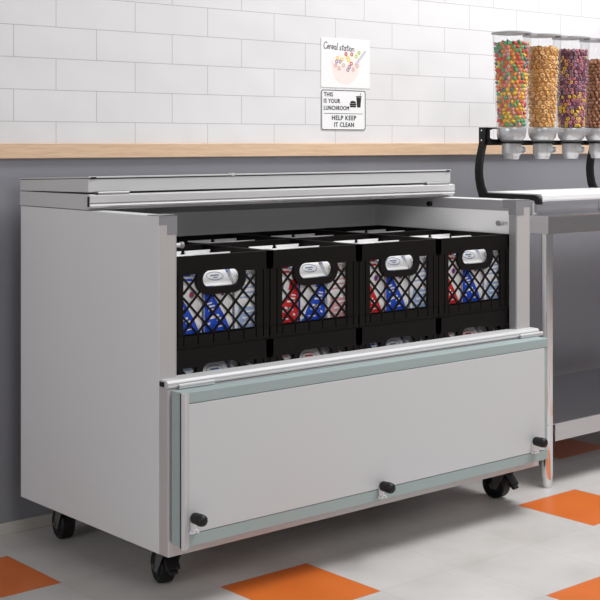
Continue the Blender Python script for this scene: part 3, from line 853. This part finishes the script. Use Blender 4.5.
bowl = [(.20, .44), (.215, .58), (.25, .72), (.31, .84), (.38, .90), (.49, .925), (.60, .90), (.68, .84), (.745, .72), (.79, .58), (.80, .44)]
fill(bowl, 0, y1 - .0001); fill(ell(.50, .44, .30, .11), 1, y1 - .0002)
# spoon
stroke(art, [(.70, .52), (.90, .24)], .0110, y1 - .0003, 2)
def loop(u, v, mi, r=.032, y=y1 - .0005):
    i_ = ell(u, v, r*.42, r*.42*W_/H_, n=12); o_ = ell(u, v, r, r*W_/H_, n=12)
    P = [pt(*p) for p in i_ + o_]; art.add([(p[0], y, p[1]) for p in P], [(k, (k + 1) % 12, 12 + (k + 1) % 12, 12 + k) for k in range(12)], mi)
for k, (u, v, c_) in enumerate(((.33, .40, 3), (.42, .42, 3), (.38, .47, 6), (.31, .47, 6), (.53, .38, 3), (.56, .43, 3), (.50, .31, 4), (.62, .31, 4), (.71, .35, 5), (.77, .27, 5), (.61, .50, 4),
                                (.45, .54, 7), (.36, .61, 7), (.54, .63, 6), (.65, .62, 7), (.73, .54, 7), (.57, .57, 6), (.29, .55, 7))):
    loop(u, v, c_, y=y1 - .0004 - k*.00002)
pp(art, 'bowl_picture', ['bowl_pink', 'milk', 'spoon', 'loop_yellow', 'loop_red', 'loop_green', 'loop_purple', 'loop_tan'])

# lunchroom sign
SXa, SXb, SZa, SZb = 3.199, 3.425, 1.237, 1.388
sg = empty('lunchroom_sign', ((SXa + SXb)/2, WY, SZa)); tag(sg, 'black and white sign asking to keep the lunchroom clean', 'sign')
def sp_(mb, name, mats, **k): return part(mb, name, mats, sg, sg, **k)
def rrect(x0, x1, z0, z1, r, n=5):
    pts = []
    for cx, cz, a0 in ((x1 - r, z0 + r, -90), (x1 - r, z1 - r, 0), (x0 + r, z1 - r, 90), (x0 + r, z0 + r, 180)):
        for i in range(n + 1):
            a = _m.radians(a0 + 90*i/n); pts.append((cx + r*_m.cos(a), cz + r*_m.sin(a)))
    return pts
sp_(MB().prism(rrect(SXa, SXb, SZa, SZb, .010), WY - .0025, WY - .0002, 'y'), 'plate', 'signwhite')
ys = WY - .0027
bdr = MB(); bdr.ring(rrect(SXa + .0048, SXb - .0048, SZa + .0040, SZb - .0040, .007), rrect(SXa + .0012, SXb - .0012, SZa + .001, SZb - .001, .009), ys, WY - .0024, 'y')
bdr.box(SXa + .014, SXb - .016, ys, WY - .0024, 1.2985, 1.3005)
sp_(bdr, 'border', 'ink')
tx = MB(); bo = 0.0
put_text(tx, 'THIS', 3.212, 1.3625, .0150, .046, ys, bold=bo)
put_text(tx, 'IS YOUR', 3.212, 1.3385, .0150, .082, ys, bold=bo)
put_text(tx, 'LUNCHROOM', 3.212, 1.3125, .0150, .127, ys, bold=bo)
put_text(tx, 'HELP KEEP', 3.252, 1.2755, .0165, .124, ys, bold=bo)
put_text(tx, 'IT CLEAN', 3.264, 1.2500, .0165, .100, ys, bold=bo)
sp_(tx, 'lettering', 'ink')
ic = MB()
def icf(pts): ic.add([(p[0], ys, p[1]) for p in pts], [tuple(range(len(pts)))])
icf([(3.380, 1.3235), (3.397, 1.3235), (3.4015, 1.3620), (3.3755, 1.3620)]); icf([(3.3735, 1.3630), (3.4035, 1.3630), (3.4025, 1.3670), (3.3745, 1.3670)])
icf([(3.3935, 1.3670), (3.3960, 1.3670), (3.4000, 1.3785), (3.3975, 1.3785)])
icf(rrect(3.343, 3.3745, 1.3235, 1.3305, .003)); icf([(3.342, 1.3312), (3.376, 1.3312), (3.376, 1.3378), (3.342, 1.3378)])
icf([(3.343, 1.3386), (3.375, 1.3386), (3.372, 1.3445), (3.366, 1.3480), (3.352, 1.3480), (3.346, 1.3445)])
sp_(ic, 'burger_and_cup_symbol', 'ink')

# ------------------------------------------------------------------ camera
F = 1314.0; TH = math.atan(1125/F)
cam = bpy.data.cameras.new('camera'); co = bpy.data.objects.new('camera', cam); C.objects.link(co)
co.location = (0, 0, 1.19); co.rotation_euler = (PI/2, 0, -TH)
cam.sensor_fit = 'HORIZONTAL'; cam.sensor_width = 36; cam.lens = F/600*36; cam.shift_y = -(300 - 143)/600
cam.clip_start = 0.05
SC.camera = co

# ------------------------------------------------------------------ light
def area(name, loc, target, sx, sy, power, col=(1, 1, 1)):
    li = bpy.data.lights.new(name, 'AREA'); li.shape = 'RECTANGLE'; li.size = sx; li.size_y = sy; li.energy = power; li.color = col
    o = bpy.data.objects.new(name, li); C.objects.link(o); o.location = loc
    o.rotation_euler = (Vector(target) - Vector(loc)).to_track_quat('-Z', 'Y').to_euler(); return o
area('ceiling_light_main', (4.4, 1.9, 3.7), (4.1, 2.3, 0.0), 2.4, 1.2, 148, (.99, .995, 1))
area('side_fill_light', (-1.6, 2.4, 1.4), (2.2, 3.1, 1.0), 1.8, 1.2, 25, (.97, .98, 1))  # added fill that brightens the cooler's left side, no actual window
area('ceiling_light_back', (3.2, 2.7, 3.2), (3.2, 3.1, 0), 3.2, 0.7, 4, (1, .98, .96))
area('front_fill_light', (1.4, -1.4, 3.1), (2.6, 2.8, 0.6), 2.4, 1.4, 50, (.98, .99, 1))  # unseen fill added behind the camera for door front, hoppers and cartons
wd = bpy.data.worlds.new('world'); SC.world = wd; wd.use_nodes = True
wn_, wl_ = wd.node_tree.nodes, wd.node_tree.links
bg = wn_['Background']; bg.inputs['Strength'].default_value = 1.0
wt = wn_.new('ShaderNodeTexCoord'); ws = wn_.new('ShaderNodeSeparateXYZ'); wl_.new(wt.outputs['Generated'], ws.inputs[0])
wr = wn_.new('ShaderNodeValToRGB'); wl_.new(ws.outputs[2], wr.inputs[0]); wl_.new(wr.outputs[0], bg.inputs[0])
e = wr.color_ramp.elements
while len(e) < 4: e.new(0.5)
for k, (p_, v_) in enumerate(((0.0, .20), (0.03, .36), (0.25, .26), (1.0, .16))):
    e[k].position = p_; e[k].color = (v_*.985, v_*.99, v_, 1)

SC.view_settings.view_transform = 'Standard'; SC.view_settings.look = 'None'
SC.view_settings.gamma = 1; SC.view_settings.use_curve_mapping = False; SC.view_settings.exposure = 0.10
